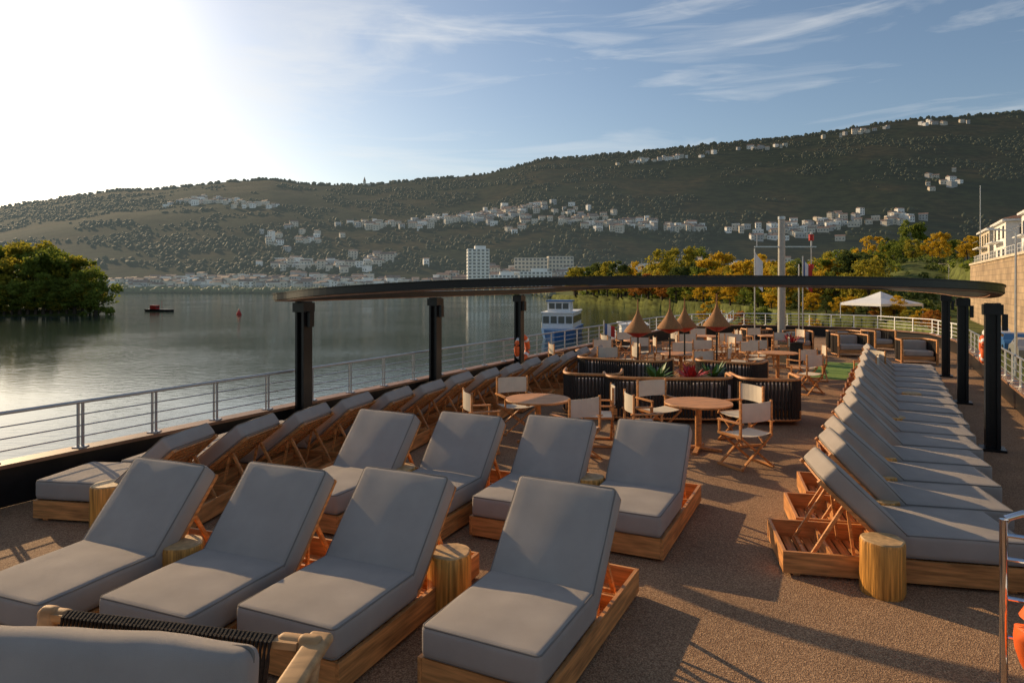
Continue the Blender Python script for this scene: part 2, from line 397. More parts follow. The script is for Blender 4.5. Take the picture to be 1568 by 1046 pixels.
for x,y in((4.5,18.2),(7.2,18.5),(7.4,21.5),(5.7,21.5),(4.2,22.5),(2.3,19.2),(6.9,24.4),(9.4,24.6)):
    table(x,y,[(a+random.uniform(-20,20),1.0) for a in(0,90,180,270)])
dchair(8.2,15.8,150);dchair(8.9,17.0,190);dchair(7.0,16.2,120)
# ---------------------------------------------------------------- rope sofas
def rope_sofa(x,y,w,d,rz,h=.84):
    P=[]
    for i in range(33):
        t=math.pi*i/32; c,s=math.cos(t),math.sin(t)
        P.append((math.copysign(abs(c)**.45,c)*w/2,abs(s)**.45*d-d/2))
    P=[(w/2,-d/2-.0)]+P+[(-w/2,-d/2)]
    b=MB()
    b.tube([(p[0],p[1],h) for p in P],.03,8,1); b.tube([(p[0]*1.0,p[1],.10) for p in P],.025,8,1)
    last=P[0]
    for i in range(1,len(P)):
        p=P[i];dd=math.hypot(p[0]-last[0],p[1]-last[1]);k=max(1,int(dd/.055))
        for q in range(k):
            X=last[0]+(p[0]-last[0])*q/k;Y=last[1]+(p[1]-last[1])*q/k
            if dd>1e-4: b.cyl((X,Y,.11),(X,Y,h-.02),.023,n=6,mi=0,cap=False)
        last=p
    for sx in(-1,1): b.box((sx*(w/2),-d/2,h/2),(.06,.06,h),1)
    b.box((0,-.02,.2),(w-.12,d-.14,.12),1)
    fr=b.mesh('frame',[M['rope'],M['teakx']],True,40)
    c=MB(); kk=max(1,int(round(w/.95))); cw=(w-.16)/kk
    for i in range(kk):
        cx=-(w-.16)/2+cw*(i+.5)
        c.rbox((cx,-.06,.35),(cw-.01,d-.22,.17),.04,.01); c.rbox((cx,d/2-.2,.56),(cw-.03,.16,.34),.05,.02)
    group('rope_sofa',[('frame',fr),('cushions',c.mesh('cushions',[M['fabric']],True))],(x,y,0),rz)
rope_sofa(1.62,13.7,1.15,.9,math.radians(170))
rope_sofa(3.0,13.1,2.4,.85,math.radians(180-4))
rope_sofa(4.85,13.0,1.15,.95,math.radians(175))
rope_sofa(2.6,16.2,2.2,.85,math.radians(150)); rope_sofa(5.0,15.7,1.5,.85,math.radians(150))
for x,y,r in((11.0,26.3,160),(12.8,26.5,190),(9.9,27.5,0),(13.2,22.4,170),(12.1,24.6,180),(14.3,26.8,200)):
    rope_sofa(x,y,1.05,.85,math.radians(r+180),.78)
def planter(x,y,red):
    b=MB(); b.box((0,0,.33),(.5,.5,.66),0); b.box((0,0,.665),(.56,.56,.03),0)
    me=b.mesh('planter_box',[M['rope']])
    l=MB();rs=random.Random(int(x*100))
    for i in range(46):
        a=rs.uniform(0,6.28);t=rs.uniform(.2,1.2);Ln=rs.uniform(.25,.42);wd=.03
        p0=Vector((.08*math.cos(a),.08*math.sin(a),.67));dr=Vector((math.cos(a)*math.cos(t),math.sin(a)*math.cos(t),math.sin(t)));s=Vector((-math.sin(a),math.cos(a),0))*wd
        p1=p0+dr*Ln*.6;p2=p0+dr*Ln-Vector((0,0,.03)); l.add([p0-s*.5,p0+s*.5,p1+s,p1-s,p2],[(0,1,2,3),(3,2,4)])
    group('planter',[('box',me),('plant',l.mesh('plant',[M['redleaf'] if red else M['leafgreen']]))],(x,y,0),.3)
planter(2.95,13.9,False);planter(3.65,13.9,True);planter(4.2,14.3,False);planter(9.2,22.5,True)
bl=MB(); prof=[(.012,.86),(.02,.6),(.05,.5),(.10,.40),(.16,.30),(.24,.2),(.32,.10),(.34,.05)]
bl.revolve(prof[::-1],28,0); bl.revolve([(.30,.045),(.22,0),(.10,-.06),(.05,-.08)][::-1],24,1); bell=bl
for x,y,s in((2.95,16.0,.95),(4.0,17.3,.95),(4.5,17.8,.95),(5.1,17.0,1.0)):
    p=MB(); p.cyl((0,0,0),(0,0,1.45),.022,n=8); p.cyl((0,0,0),(0,0,.03),.2,n=20)
    q=MB(); q.add(bell.v,bell.f,0,Matrix.Translation((0,0,1.5))); q.m=list(bell.m)
    group('woven_lantern',[('pole',p.mesh('pole',[M['black']])),('shade',q.mesh('shade',[M['wicker'],M['red']],True,50))],(x,y,0),0,s)
b=MB(); b.add([ship(-.2,20.5,.006),ship(-.2,25.0,.006),ship(-1.9,25.0,.006),ship(-1.9,20.5,.006)],[(0,1,2,3)]); obj('turf_mat',b.mesh('turf_mat',[M['turf']]))
b=MB(); b.cyl((0,0,0),(0,0,5.2),.16,.13,16); b.cyl((0,0,5.2),(0,0,5.32),.15,.15,16,1)
b.beam((-1.1,0,4.1),(1.4,0,4.1),.05,.05,1); b.cyl((1.2,0,4.1),(1.2,0,4.7),.03,n=8,mi=1); b.cyl((1.2,0,4.35),(1.2,0,4.6),.1,n=10,mi=2); b.cyl((1.2,0,3.2),(1.2,0,3.4),.1,n=10,mi=2); b.cyl((1.2,0,3.0),(1.2,0,4.1),.02,n=6,mi=1)
b.cyl((-1.0,0,4.1),(-1.0,0,4.6),.02,n=6,mi=1); b.cyl((.7,0,0),(.7,0,3.4),.03,n=8,mi=1)
obj('signal_mast',b.mesh('signal_mast',[M['mast'],M['metal'],M['red']],True,40),(10.9,27.6,0),0)
def flag(x,y,z0,z1,w,cols,name='flag'):
    b=MB(); b.cyl((0,0,0),(0,0,z1+.1),.025,n=8,mi=0)
    k=9
    for c in range(k):
        x0=w*c/k;x1=w*(c+1)/k; f=lambda t:.12*math.sin(t*7); dr=lambda t:-.35*t/w*(z1-z0)
        mi=1+int(c*len(cols)/k)
        b.add([(x0,f(x0),z0+dr(x0)),(x1,f(x1),z0+dr(x1)),(x1,f(x1),z1+dr(x1)),(x0,f(x0),z1+dr(x0))],[(0,1,2,3)],mi)
    obj(name,b.mesh(name,[M['metal']]+[M[c] for c in cols]),(x,y,0))
flag(11.5,27.0,2.6,3.6,.4,['bluepaint','white','red']); flag(9.6,27.0,2.7,3.9,.35,['white']); flag(3.3,24.5,.8,1.2,.4,['bluepaint','white','red'])
def lifebuoy(x,y,z,rz):
    b=MB(); pts=[(.3*math.cos(t),0,.3*math.sin(t)) for t in np.linspace(0,2*math.pi,33)[:-1]]
    b.tube(pts,.075,10,0,True)
    for i in range(4):
        t0=math.pi/4+i*math.pi/2; pp=[(.3*math.cos(t0+s),0,.3*math.sin(t0+s)) for s in(-.15,-.05,.05,.15)]; b.tube(pp,.078,10,1)
    obj('lifebuoy',b.mesh('lifebuoy',[M['orange'],M['white']],True),(x,y,z),rz)
p=ship(-8.75,16.6); lifebuoy(p.x,p.y,.85,math.radians(60)); p=ship(2.25,21.5); lifebuoy(p.x,p.y,.9,math.radians(60))
U=Vector((0,0,1))
b=MB(); A=Vector((3.14,4.36,0));B=Vector((4.1,3.85,0))
b.cyl(A,A+U*1.10,.024,n=12);b.cyl(B,B+U*1.1,.024,n=12)
b.tube([A+U*1.02,A+U*1.11+Vector((.015,-.01,0)),A+U*1.15+Vector((.08,-.05,0)),B+U*1.15],.024,10)
for z in(.35,.6,.85,1.0): b.cyl(A+U*z,B+U*z,.014,n=8)
b.box(A+U*.01,(.12,.12,.02)); b.box(B+U*.01,(.12,.12,.02))
obj('stair_railing',b.mesh('stair_railing',[M['chrome']],True,40))
lifebuoy(3.46,4.09,.40,math.radians(-28))
# foreground armchair
c=MB(); Tc=Matrix.Translation((-2.10,3.04,.735))@Matrix.Rotation(math.radians(-5),4,'Z')@Matrix.Rotation(math.radians(-14),4,'X')
c.rbox((0,0,0),(1.9,.20,.52),.05,.05,T=Tc,wr=.009,k=12)
lp=[]
for (hx,hz,rr_) in((.955,.265,.04),):
    for cx,cz,a0 in((hx-rr_,hz-rr_,0),(-hx+rr_,hz-rr_,90),(-hx+rr_,-hz+rr_,180),(hx-rr_,-hz+rr_,270)):
        for i in range(6):
            a=math.radians(a0+18*i); lp.append((cx+rr_*math.cos(a),0,cz+rr_*math.sin(a)))
c.tube(lp,.010,6,1,True,T=Tc)
f=MB()
A=Vector((-2.45,3.59,.865));B=Vector((-1.02,3.27,.875))
dn=Vector((-.05,-.22,-.72)); rzA=math.atan2(B.y-A.y,B.x-A.x)
def board(c,d,rx=0,r=.02): f.rbox((0,0,0),d,r,.0,T=Matrix.Translation(c)@Matrix.Rotation(rzA,4,'Z')@Matrix.Rotation(math.radians(rx),4,'X'),k=2)
board(A+Vector((.0,-.10,-.32)),(.10,.07,.76),-17,.03)
board(A+Vector((.05,.0,-.005)),(.20,.075,.075),0,.035)
board(B+Vector((.03,-.10,-.34)),(.12,.07,.80),-17,.03)
board(B+Vector((.045,-.17,-.045)),(.125,.50,.055),14,.025)
board(B+Vector((-.02,.03,-.005)),(.20,.075,.075),0,.035)
board(B+Vector((.02,-.50,-.42)),(.11,.06,.62),0,.025)
f.beam(A,B,.06,.035,0); 
k=64
for i in range(6,k-5):
    p=A.lerp(B,i/k)+Vector((0,0,.012)); 
    f.tube([p+Vector((.01,.035,-.06)),p+Vector((.004,.03,.0)),p+Vector((0,-.0,.014)),p+Vector((-.004,-.035,0)),p+Vector((-.01,-.05,-.08)),p+dn*.8],.0105,6,1)
f.beam(A+dn*.8,B+dn*.8,.05,.05,0)
s=MB(); s.rbox((-1.95,2.55,.42),(1.5,.8,.16),.05,.02); 
group('rope_armchair',[('frame',f.mesh('frame',[M['oak'],M['rope']],True,40)),('back_cushion',c.mesh('back_cushion',[M['fabric'],M['pipe']],True)),('seat_cushion',s.mesh('seat_cushion',[M['fabric']],True))],(0,0,0),0)
# ---------------------------------------------------------------- terrain
ridge=np.array([(-1.6,.05),(-1.0,.09),(-.75,.112),(-.654,.126),(-.578,.137),(-.511,.139),(-.434,.148),(-.353,.154),(-.291,.145),(-.214,.1445),(-.128,.153),(-.042,.160),(.044,.182),(.168,.191),(.293,.204),(.398,.213),(.494,.225),(.589,.234),(.75,.244),(1.2,.26),(2.3,.25)])
shore=np.array([(-1.6,150),(-.75,178),(-.63,185),(-.61,215),(-.595,640),(-.1,600),(.03,520),(.08,330),(.207,220),(.398,125),(.55,95),(.62,70),(.70,34),(.75,25),(1.2,11),(2.3,7)])
def sst(a,b,x):
    t=np.clip((x-a)/(b-a),0,1);return t*t*(3-2*t)
def vnoise(x,y,seed):
    rs=np.random.RandomState(seed);o=0
    for k in range(7):
        a=rs.uniform(0,6.28);f=rs.uniform(.6,1.6);p=rs.uniform(0,6.28)
        o=o+np.sin((x*np.cos(a)+y*np.sin(a))*f+p+1.3*np.sin((x*np.sin(a)-y*np.cos(a))*f*.7+p*2))
    return o/7
def tz(t,D):
    t=np.asarray(t,float);D=np.asarray(D,float)
    x=t*D
    S=np.interp(t,shore[:,0],shore[:,1]); zr=np.interp(t,ridge[:,0],ridge[:,1])*1500+2.6
    pl=-4.9+2.4*sst(.02,.12,t)
    w=np.where(t>.05,1.2,8.)
    z=-9+(pl+9)*sst(S-w*.5,S+w,D)
    X=x*CS-D*SN
    hill=np.clip((D-650)/850,0,1)
    hh=(zr-pl)*hill
    env=np.sin(np.pi*np.clip(hill,0,1))
    hh=hh+env*(vnoise(x/170,D/170,1)*14+vnoise(x/55,D/55,2)*5)+ (hill>0)*hill*vnoise(x/14,D/14,3)*1.6
    hh=np.where(D>1500,hh*(1-.25*sst(1500,2600,D)),hh)
    z=z+np.where(D>650,hh,0)
    z=z+11*sst(.42,.60,t)*sst(105,165,D)*(1-sst(11,13,X)*.3)
    z=z+7.4*sst(11.3,12.8,X)*(t>.5)*(D>8)*(1-sst(105,165,D)*.6)
    return z
ts=np.linspace(-1.6,2.3,640)
Ds=np.concatenate([np.geomspace(7,200,110),np.linspace(205,640,50),np.linspace(650,1500,120),np.linspace(1520,2600,20)])
TT,DD=np.meshgrid(ts,Ds); ZZ=tz(TT,DD)
V=np.stack([TT*DD,DD,ZZ],-1).reshape(-1,3); nt_,nd=len(ts),len(Ds)
I=np.arange(nd*nt_).reshape(nd,nt_)
F=np.stack([I[:-1,:-1],I[:-1,1:],I[1:,1:],I[1:,:-1]],-1).reshape(-1,4)
me=bpy.data.meshes.new('terrain');me.from_pydata(V.tolist(),[],F.tolist());me.materials.append(M['hill']);me.materials.append(M['grass'])
me.polygons.foreach_set('use_smooth',[True]*len(F))
mi=np.zeros((nd-1,nt_-1),int); mi[Ds[:-1]<600,:]=1; me.polygons.foreach_set('material_index',mi.reshape(-1).tolist());me.update()
obj('hills_terrain',me)
b=MB(); b.add([(-4000,-1500,-6),(4000,-1500,-6),(4000,3000,-6),(-4000,3000,-6)],[(0,1,2,3)]); obj('river_water',b.mesh('river_water',[M['water']]))
def icos(k):
    bm=bmesh.new(); bmesh.ops.create_icosphere(bm,subdivisions=k,radius=1); a=np.array([v.co[:] for v in bm.verts]);f=np.array([[v.index for v in q.verts] for q in bm.faces]);bm.free();return a,f
def blobs(name,pts,sizes,mat,sub=2):
    ico,icf=icos(sub)
    vs=[];fs=[];n=0
    rs=np.random.RandomState(len(pts))
    for (x,y,z),s in zip(pts,sizes):
        q=ico*(1+rs.uniform(-.28,.28,(len(ico),1)))*np.array([s*rs.uniform(.8,1.3),s*rs.uniform(.8,1.2),s*rs.uniform(.7,1.2)])
        vs.append(q+np.array([x,y,z+s*.45]));fs.append(icf+n);n+=len(ico)
    V=np.concatenate(vs).astype(np.float32);F=np.concatenate(fs).astype(np.int32)
    me=bpy.data.meshes.new(name);me.vertices.add(len(V));me.vertices.foreach_set('co',V.ravel());me.loops.add(F.size);me.loops.foreach_set('vertex_index',F.ravel())
    me.polygons.add(len(F));me.polygons.foreach_set('loop_start',np.arange(0,F.size,3,dtype=np.int32));me.polygons.foreach_set('loop_total',np.full(len(F),3,np.int32))
    me.materials.append(mat);me.update(calc_edges=True);me.validate();obj(name,me)
rs=np.random.RandomState(3)
n_=38000
t=rs.uniform(-.9,.95,n_);D=rs.uniform(655,1505,n_)
dens=vnoise(t*D/120,D/70,9)+.8*vnoise(t*D/30,D/22,10)+.06*(t<-.2)
ok=dens>rs.uniform(-.1,.3,n_);t=t[ok];D=D[ok]
pts=np.stack([t*D,D,tz(t,D)],1);sz=1.0+2.4*rs.uniform(0,1,len(t))**1.6
t2=rs.uniform(-1.0,1.1,1500);D2=1500+rs.uniform(-12,4,1500);ok=vnoise(t2*20,0*t2,5)+.3>rs.uniform(-.5,.9,1500);t2=t2[ok];D2=D2[ok]
pts=np.concatenate([pts,np.stack([t2*D2,D2,tz(t2,D2)],1)]);sz=np.concatenate([sz,rs.uniform(1.5,4.5,len(t2))])
blobs('hillside_trees',pts,sz,haze_glow(leafmat('leaf_hill',(.030,.037,.015),.0),.95),1)
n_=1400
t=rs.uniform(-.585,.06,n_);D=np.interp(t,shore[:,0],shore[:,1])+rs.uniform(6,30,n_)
blobs('riverbank_trees',np.stack([t*D,D,tz(t,D)],1),rs.uniform(1.2,3.4,n_),haze_glow(leafmat('leaf_bank',(.10,.11,.035),.0),1.0))
n_=600
t=rs.uniform(.1,.72,n_);D=np.interp(t,shore[:,0],shore[:,1])+rs.uniform(8,110,n_);X=t*D*CS-D*SN
ok=((D>108)|(t<.42))&(X<30);t=t[ok];D=D[ok]
def leafclumps(name,pts,sizes,mat,k=42):
    r=np.random.RandomState(5);P=[]
    for (x,y,z),s in zip(pts,sizes):
        d=r.normal(size=(k,3));d/=np.linalg.norm(d,axis=1)[:,None];c=np.array([x,y,z+s*.4])+d*s*r.uniform(.5,1,(k,1))*np.array([1,1,.7])
        u=r.normal(size=(k,3));u/=np.linalg.norm(u,axis=1)[:,None];v=np.cross(u,r.normal(size=(k,3)));v/=np.linalg.norm(v,axis=1)[:,None];q=.16*s
        P.append(np.stack([c-u*q-v*q,c+u*q-v*q,c+u*q+v*q,c-u*q+v*q],1).reshape(-1,3))
    V=np.concatenate(P);F=np.arange(len(V)).reshape(-1,4)
    me=bpy.data.meshes.new(name);me.from_pydata(V.tolist(),[],F.tolist());me.materials.append(mat);me.update();obj(name,me)
Z=tz(t,D);h=len(t)//2
leafclumps('shrubs',np.stack([t*D,D,Z],1)[:h],rs.uniform(.5,1.5,h),LM[0]);leafclumps('shrubs',np.stack([t*D,D,Z],1)[h:],rs.uniform(.5,1.4,len(t)-h),LM[3])
# ---------------------------------------------------------------- houses
def house(b,x,y,z,w,d,h,rz,roof=True,k=None):
    T=Matrix.Translation((x,y,z))@Matrix.Rotation(rz,4,'Z'); fm=random.choice([0,1,1,4])
    b.box((0,0,h/2-1),(w,d,h+2),fm,T=T)
    if roof:
        o=.4;rh=w*.18
        b.add([(-w/2-o,-d/2-o,h),(w/2+o,-d/2-o,h),(w/2+o,d/2+o,h),(-w/2-o,d/2+o,h),(-w/2-o,0,h+rh),(w/2+o,0,h+rh)],[(0,1,5,4),(2,3,4,5),(1,2,5),(3,0,4),(0,3,2,1)],2,T)
    else: b.box((0,0,h+.2),(w+.3,d+.3,.5),0,T=T)
    nx=max(2,int(w/3));nf=max(1,int(h/2.9))
    for f in range(nf):
        for i in range(nx):
            b.box((-w/2+w*(i+.5)/nx,-d/2-.02,1.6+f*2.9),(1.3,.1,1.5),3,T=T)
MH=[haze_glow(simple('far_facade',(.66,.64,.60),.8,var=.1,scale=.3),1.4),haze_glow(simple('far_facade_beige',(.50,.44,.35),.8,var=.15,scale=.3),1.2),haze_glow(simple('far_roof',(.20,.12,.09),.8,var=.3,scale=.3),.9),haze_glow(simple('far_window',(.05,.06,.07),.3),.9),haze_glow(simple('far_facade_grey',(.34,.33,.32),.8,var=.15,scale=.3),1.1)]
def village(name,cl):
    b=MB()
    for t0,D0,dt,dD,n in cl:
        for _ in range(n):
            t=t0+random.gauss(0,1)*dt*.6;D=max(655 if t<.1 else 250,D0+random.gauss(0,1)*dD*.6)
            s=random.choice([1,1,1,1.5]); house(b,t*D,D,float(tz(t,D)),random.uniform(5,10)*s,random.uniform(6,8),random.uniform(3.5,7)*random.choice([1,1,1.3]),random.uniform(-.6,.6),random.random()<.7)
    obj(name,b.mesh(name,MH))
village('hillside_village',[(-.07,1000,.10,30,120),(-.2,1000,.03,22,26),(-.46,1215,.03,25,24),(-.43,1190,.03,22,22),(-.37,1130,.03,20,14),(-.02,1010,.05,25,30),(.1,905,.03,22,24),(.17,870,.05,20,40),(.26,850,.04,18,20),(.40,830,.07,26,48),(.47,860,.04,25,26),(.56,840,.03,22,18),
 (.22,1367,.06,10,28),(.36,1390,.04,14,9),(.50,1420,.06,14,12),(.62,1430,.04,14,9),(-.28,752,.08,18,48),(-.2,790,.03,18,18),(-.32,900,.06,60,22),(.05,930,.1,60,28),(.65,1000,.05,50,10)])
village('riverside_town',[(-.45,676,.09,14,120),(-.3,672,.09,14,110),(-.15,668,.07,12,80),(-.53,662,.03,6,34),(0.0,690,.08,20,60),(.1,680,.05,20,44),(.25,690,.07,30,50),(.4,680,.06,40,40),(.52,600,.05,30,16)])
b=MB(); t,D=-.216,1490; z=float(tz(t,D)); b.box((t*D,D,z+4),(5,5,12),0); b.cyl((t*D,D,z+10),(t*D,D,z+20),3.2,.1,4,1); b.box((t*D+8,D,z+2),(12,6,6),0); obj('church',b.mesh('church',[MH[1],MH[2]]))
def block(name,x,y,z,w,d,h,nf,nx,rz=0,setback=True,mats=None):
    b=MB(); T=Matrix.Translation((x,y,z))@Matrix.Rotation(rz,4,'Z')
    b.box((0,0,h/2),(w,d,h),0,T=T)
    if setback: b.box((w*.1,0,h+1.5),(w*.5,d*.6,3),0,T=T)
    for f in range(nf):
        zz=h*(f+.5)/nf
        b.box((0,-d/2-.35,zz-h/nf*.38),(w*.96,.7,.25),0,T=T)
        for i in range(nx):
            b.box((-w/2+w*(i+.5)/nx,-d/2-.03,zz+.1),(w/nx*.6,.1,h/nf*.5),1,T=T)
        for i in range(3): b.box((w/2+.03,-d/2+d*(i+.5)/3,zz),(.1,d/3*.5,h/nf*.45),1,T=T); 
        for i in range(3): b.box((-w/2-.03,-d/2+d*(i+.5)/3,zz),(.1,d/3*.5,h/nf*.45),1,T=T)
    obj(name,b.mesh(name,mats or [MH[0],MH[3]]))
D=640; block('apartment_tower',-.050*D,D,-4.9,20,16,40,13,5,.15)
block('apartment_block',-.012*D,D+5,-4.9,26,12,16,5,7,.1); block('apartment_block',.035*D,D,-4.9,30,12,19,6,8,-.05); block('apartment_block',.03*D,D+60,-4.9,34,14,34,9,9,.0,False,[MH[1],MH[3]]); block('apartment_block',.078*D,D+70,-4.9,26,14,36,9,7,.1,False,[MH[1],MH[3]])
block('apartment_block',.55*560,560,4,40,14,18,5,9,.1,False); block('office_building',.25*650,690,10,36,10,8,2,10,0,False); block('office_building',.31*650,700,12,36,10,6,2,10,0,False)
# ---------------------------------------------------------------- trees
def tree_mesh(seed,leaf):
    r=np.random.RandomState(seed); b=MB()
    b.cyl((0,0,0),(.02,0,.45),.035,.02,8,1)
    cl=[]
    for i in range(9):
        a=r.uniform(0,6.28);zz=r.uniform(.22,.42);ln=r.uniform(.15,.3);el=r.uniform(.3,1.2)
        e=Vector((math.cos(a)*math.cos(el)*ln,math.sin(a)*math.cos(el)*ln,zz+math.sin(el)*ln)); b.cyl((0,0,zz),e,.012,.004,5,1)
    for i in range(46):
        a=r.uniform(0,6.28);zz=r.uniform(.2,.95);R=.36*math.sin(math.pi*min(1,(zz-.08)/.95))**.6*r.uniform(.45,1.05)
        cl.append((R*math.cos(a),R*math.sin(a),zz,r.uniform(.05,.12)))
    vs=[];fs=[];n=b.n
    for cx,cy,cz,cr_ in cl:
        k=70
        d=r.normal(size=(k,3));d/=np.linalg.norm(d,axis=1)[:,None]
        P=np.array([cx,cy,cz])+d*cr_*r.uniform(.4,1.1,(k,1))*np.array([1,1,.8])
        u=r.normal(size=(k,3));u/=np.linalg.norm(u,axis=1)[:,None];v=np.cross(u,r.normal(size=(k,3)));v/=np.linalg.norm(v,axis=1)[:,None]
        s=r.uniform(.010,.022,(k,1))
        q=np.stack([P-u*s-v*s*.6,P+u*s-v*s*.6,P+u*s*.7+v*s,P-u*s*.7+v*s],1).reshape(-1,3)
        vs+=q.tolist(); fs+=[(n+4*i,n+4*i+1,n+4*i+2,n+4*i+3) for i in range(k)];n+=4*k
    b.v+= [tuple(p) for p in vs];b.f+=fs;b.m+=[0]*len(fs);b.n=n
    return b.mesh('tree_mesh',[leaf,M['bark']])
TM={(i,c):tree_mesh(i*10+c,LM[c]) for c in range(5) for i in range(2)}
def tree(t,D,h,c,name=None,wd=1.0,dz=0):
    nm=name or ['leafy_tree','autumn_tree','autumn_tree','leafy_tree','autumn_tree'][c]
    obj(nm,TM[(random.randint(0,1),c)],(t*D,D,float(tz(t,D))-.2+dz),random.uniform(0,6),sc=(h*wd,h*wd,h))
for i in range(34):
    t=-.98+.36*i/33+random.uniform(-.01,.01);D=random.uniform(190,225)
    tree(t,D,random.uniform(17,21)*(1 if t<-.66 else .8),random.choice([0,1,0,0]),wd=1.1)
for i in range(30):
    t=-.95+.332*i/29;D=np.interp(t,shore[:,0],shore[:,1])+5; tree(t,D,random.uniform(6,10),random.choice([0,0,1]),wd=1.5)
for i in range(56):
    t=.085+.44*i/55+random.uniform(-.01,.01);S=np.interp(t,shore[:,0],shore[:,1]);D=S+random.uniform(8,60)
    tree(t,D,.032*D+random.uniform(1.5,6.5),random.choice([0,1,1,1,2,3,2,2,3,0,4]),wd=1.05)
for i in range(26):
    t=.12+.5*i/25;S=np.interp(t,shore[:,0],shore[:,1]);D=S+random.uniform(3,8); tree(t,D,random.uniform(.02,.04)*D,random.choice([0,1,2,3,4]),wd=1.4)
for i in range(22):
    t=.40+.28*i/21;D=random.uniform(150,190); tree(t,D,random.uniform(5,8.5),random.choice([1,2,1,0,2,0]),wd=1.0)
for t,D,h,c in((.33,120,7,4),(.36,130,8,0),(.44,115,6,2),(.50,118,7,1),(.29,160,8,2),(.40,135,9,1)): tree(t,D,h,c)
for i in range(14): tree(.22+.028*i,random.uniform(230,300),random.uniform(14,19),random.choice([0,1,3,2]))
# ---------------------------------------------------------------- right bank
b=MB(); b.box((0,0,0),(.8,88,8.0),0); b.box((0,0,4.12),(1.1,88,.25),1)
o=obj('stone_quay_wall',b.mesh('stone_quay_wall',[M['stone'],M['facade2']]),ship(11,72,1.2),-TH)
b=MB()
for Y in np.arange(30,116,1.6): p=ship(11,Y,5.4); b.cyl(p,p+Vector((0,0,1)),.03,n=5)
b.cyl(ship(11,30,6.4),ship(11,116,6.4),.03,n=6);b.cyl(ship(11,30,5.95),ship(11,116,5.95),.02,n=6); obj('wall_railing',b.mesh('wall_railing',[M['white']]))
def townhouse(X,Y,w,d,h,fm,z0=4.6):
    b=MB(); b.box((0,0,h/2-1),(w,d,h+2),0); b.box((0,0,h+.15),(w+.8,d+.8,.3),1)
    b.add([(-w/2-.5,-d/2-.5,h+.3),(w/2+.5,-d/2-.5,h+.3),(w/2+.5,d/2+.5,h+.3),(-w/2-.5,d/2+.5,h+.3),(0,-d/4,h+1.6),(0,d/4,h+1.6)],[(0,1,4),(1,2,5,4),(2,3,5),(3,0,4,5)],2)
    for f in range(int(h/3)):
        for i in range(int(d/3)): 
            b.box((-w/2-.02,-d/2+d*(i+.5)/int(d/3),1.7+3*f),(.1,1.1,1.6),3)
        for i in range(int(w/3)): b.box((-w/2+w*(i+.5)/int(w/3),-d/2-.02,1.7+3*f),(1.1,.1,1.6),3)
        b.box((-w/2-.6,0,.5+3*f),(1.2,d*.6,.15),1); b.box((-w/2-1.18,0,1.5+3*f),(.04,d*.6,.06),4)
    obj('townhouse',b.mesh('townhouse',[fm,M['white'],M['roof'],M['glass'],M['metal']]),ship(X,Y,z0),-TH)
townhouse(17.5,112,8,11,6,M['facade']);townhouse(18,128,9,12,6,M['facade2']);townhouse(18.5,97,8,10,6.3,M['facade']);townhouse(22,145,10,14,6,M['facade'],5.5)
def marquee(x,y,s):
    z=float(tz(x/y,y)); b=MB(); w=s/2
    for sx in(-1,1):
        for sy in(-1,1): b.cyl((sx*w,sy*w,0),(sx*w,sy*w,2.3),.06,n=6,mi=0)
    b.add([(-w,-w,2.3),(w,-w,2.3),(w,w,2.3),(-w,w,2.3),(-w*.4,-w*.4,3.1),(w*.4,-w*.4,3.1),(w*.4,w*.4,3.1),(-w*.4,w*.4,3.1),(0,0,4.0),(-w,-w,1.95),(w,-w,1.95),(w,w,1.95),(-w,w,1.95)],
      [(0,1,5,4),(1,2,6,5),(2,3,7,6),(3,0,4,7),(4,5,8),(5,6,8),(6,7,8),(7,4,8),(0,9,10,1),(1,10,11,2),(2,11,12,3),(3,12,9,0)])
    obj('marquee_tent',b.mesh('marquee_tent',[M['white']]),(x,y,z),.3)
marquee(.54*100,100,7.5);marquee(.47*104,104,4)
def lamp(x,y,h):
    z=float(tz(x/y,y)); b=MB(); b.cyl((0,0,0),(0,0,h),.08,.05,8); b.beam((0,0,h),(-1.2,0,h+.15),.06,.06); b.box((-1.3,0,h+.12),(.6,.2,.1)); obj('street_lamp',b.mesh('street_lamp',[M['metal']]),(x,y,z))
lamp(.738*38,38,8);lamp(.19*240,240,14);lamp(.64*110,110,8);lamp(.35*180,180,9)
x,y=.686*100,100; z=float(tz(.686,100)); b=MB(); b.cyl((0,0,0),(0,0,17-z),.07,.04,6); obj('flagpole',b.mesh('flagpole',[M['metal']]),(x,y,z))
def car(x,y,rz,mat):
    z=float(tz(x/y,y)); b=MB()
    prof=[(-2.1,.35),(-2.1,.8),(-1.9,.95),(-1.3,1.0),(-.8,1.42),(.6,1.45),(1.2,1.0),(2.0,.85),(2.15,.6),(2.15,.35)]
    k=len(prof); vs=[(px_,s*(.85 if pz<1.1 else .68),pz) for s in(-1,1) for px_,pz in prof]
    b.add(vs,[tuple(range(k)),tuple(range(k,2*k))[::-1]]+[(i,(i+1)%k,k+(i+1)%k,k+i) for i in range(k)],0)
    for s in(-1,1): b.add([(-1.15,s*.83,1.02),(1.0,s*.83,1.02),(.55,s*.72,1.37),(-.75,s*.72,1.37)],[(0,1,2,3)],1)
    for sx in(-1.3,1.35):
        for s in(-1,1): b.cyl((sx,s*.7,.32),(sx,s*.9,.32),.32,n=14,mi=2)
    obj('parked_car',b.mesh('parked_car',[mat,M['glass'],M['black']]),(x,y,z),rz)
for i,(X,Y) in enumerate(((8.5,44),(8.5,50),(8.5,57),(8.5,63),(8.5,72))):
    p=ship(X,Y); car(p.x,p.y,math.pi/2-TH,[M['white'],M['black'],M['metal'],M['bluepaint'],M['white']][i])
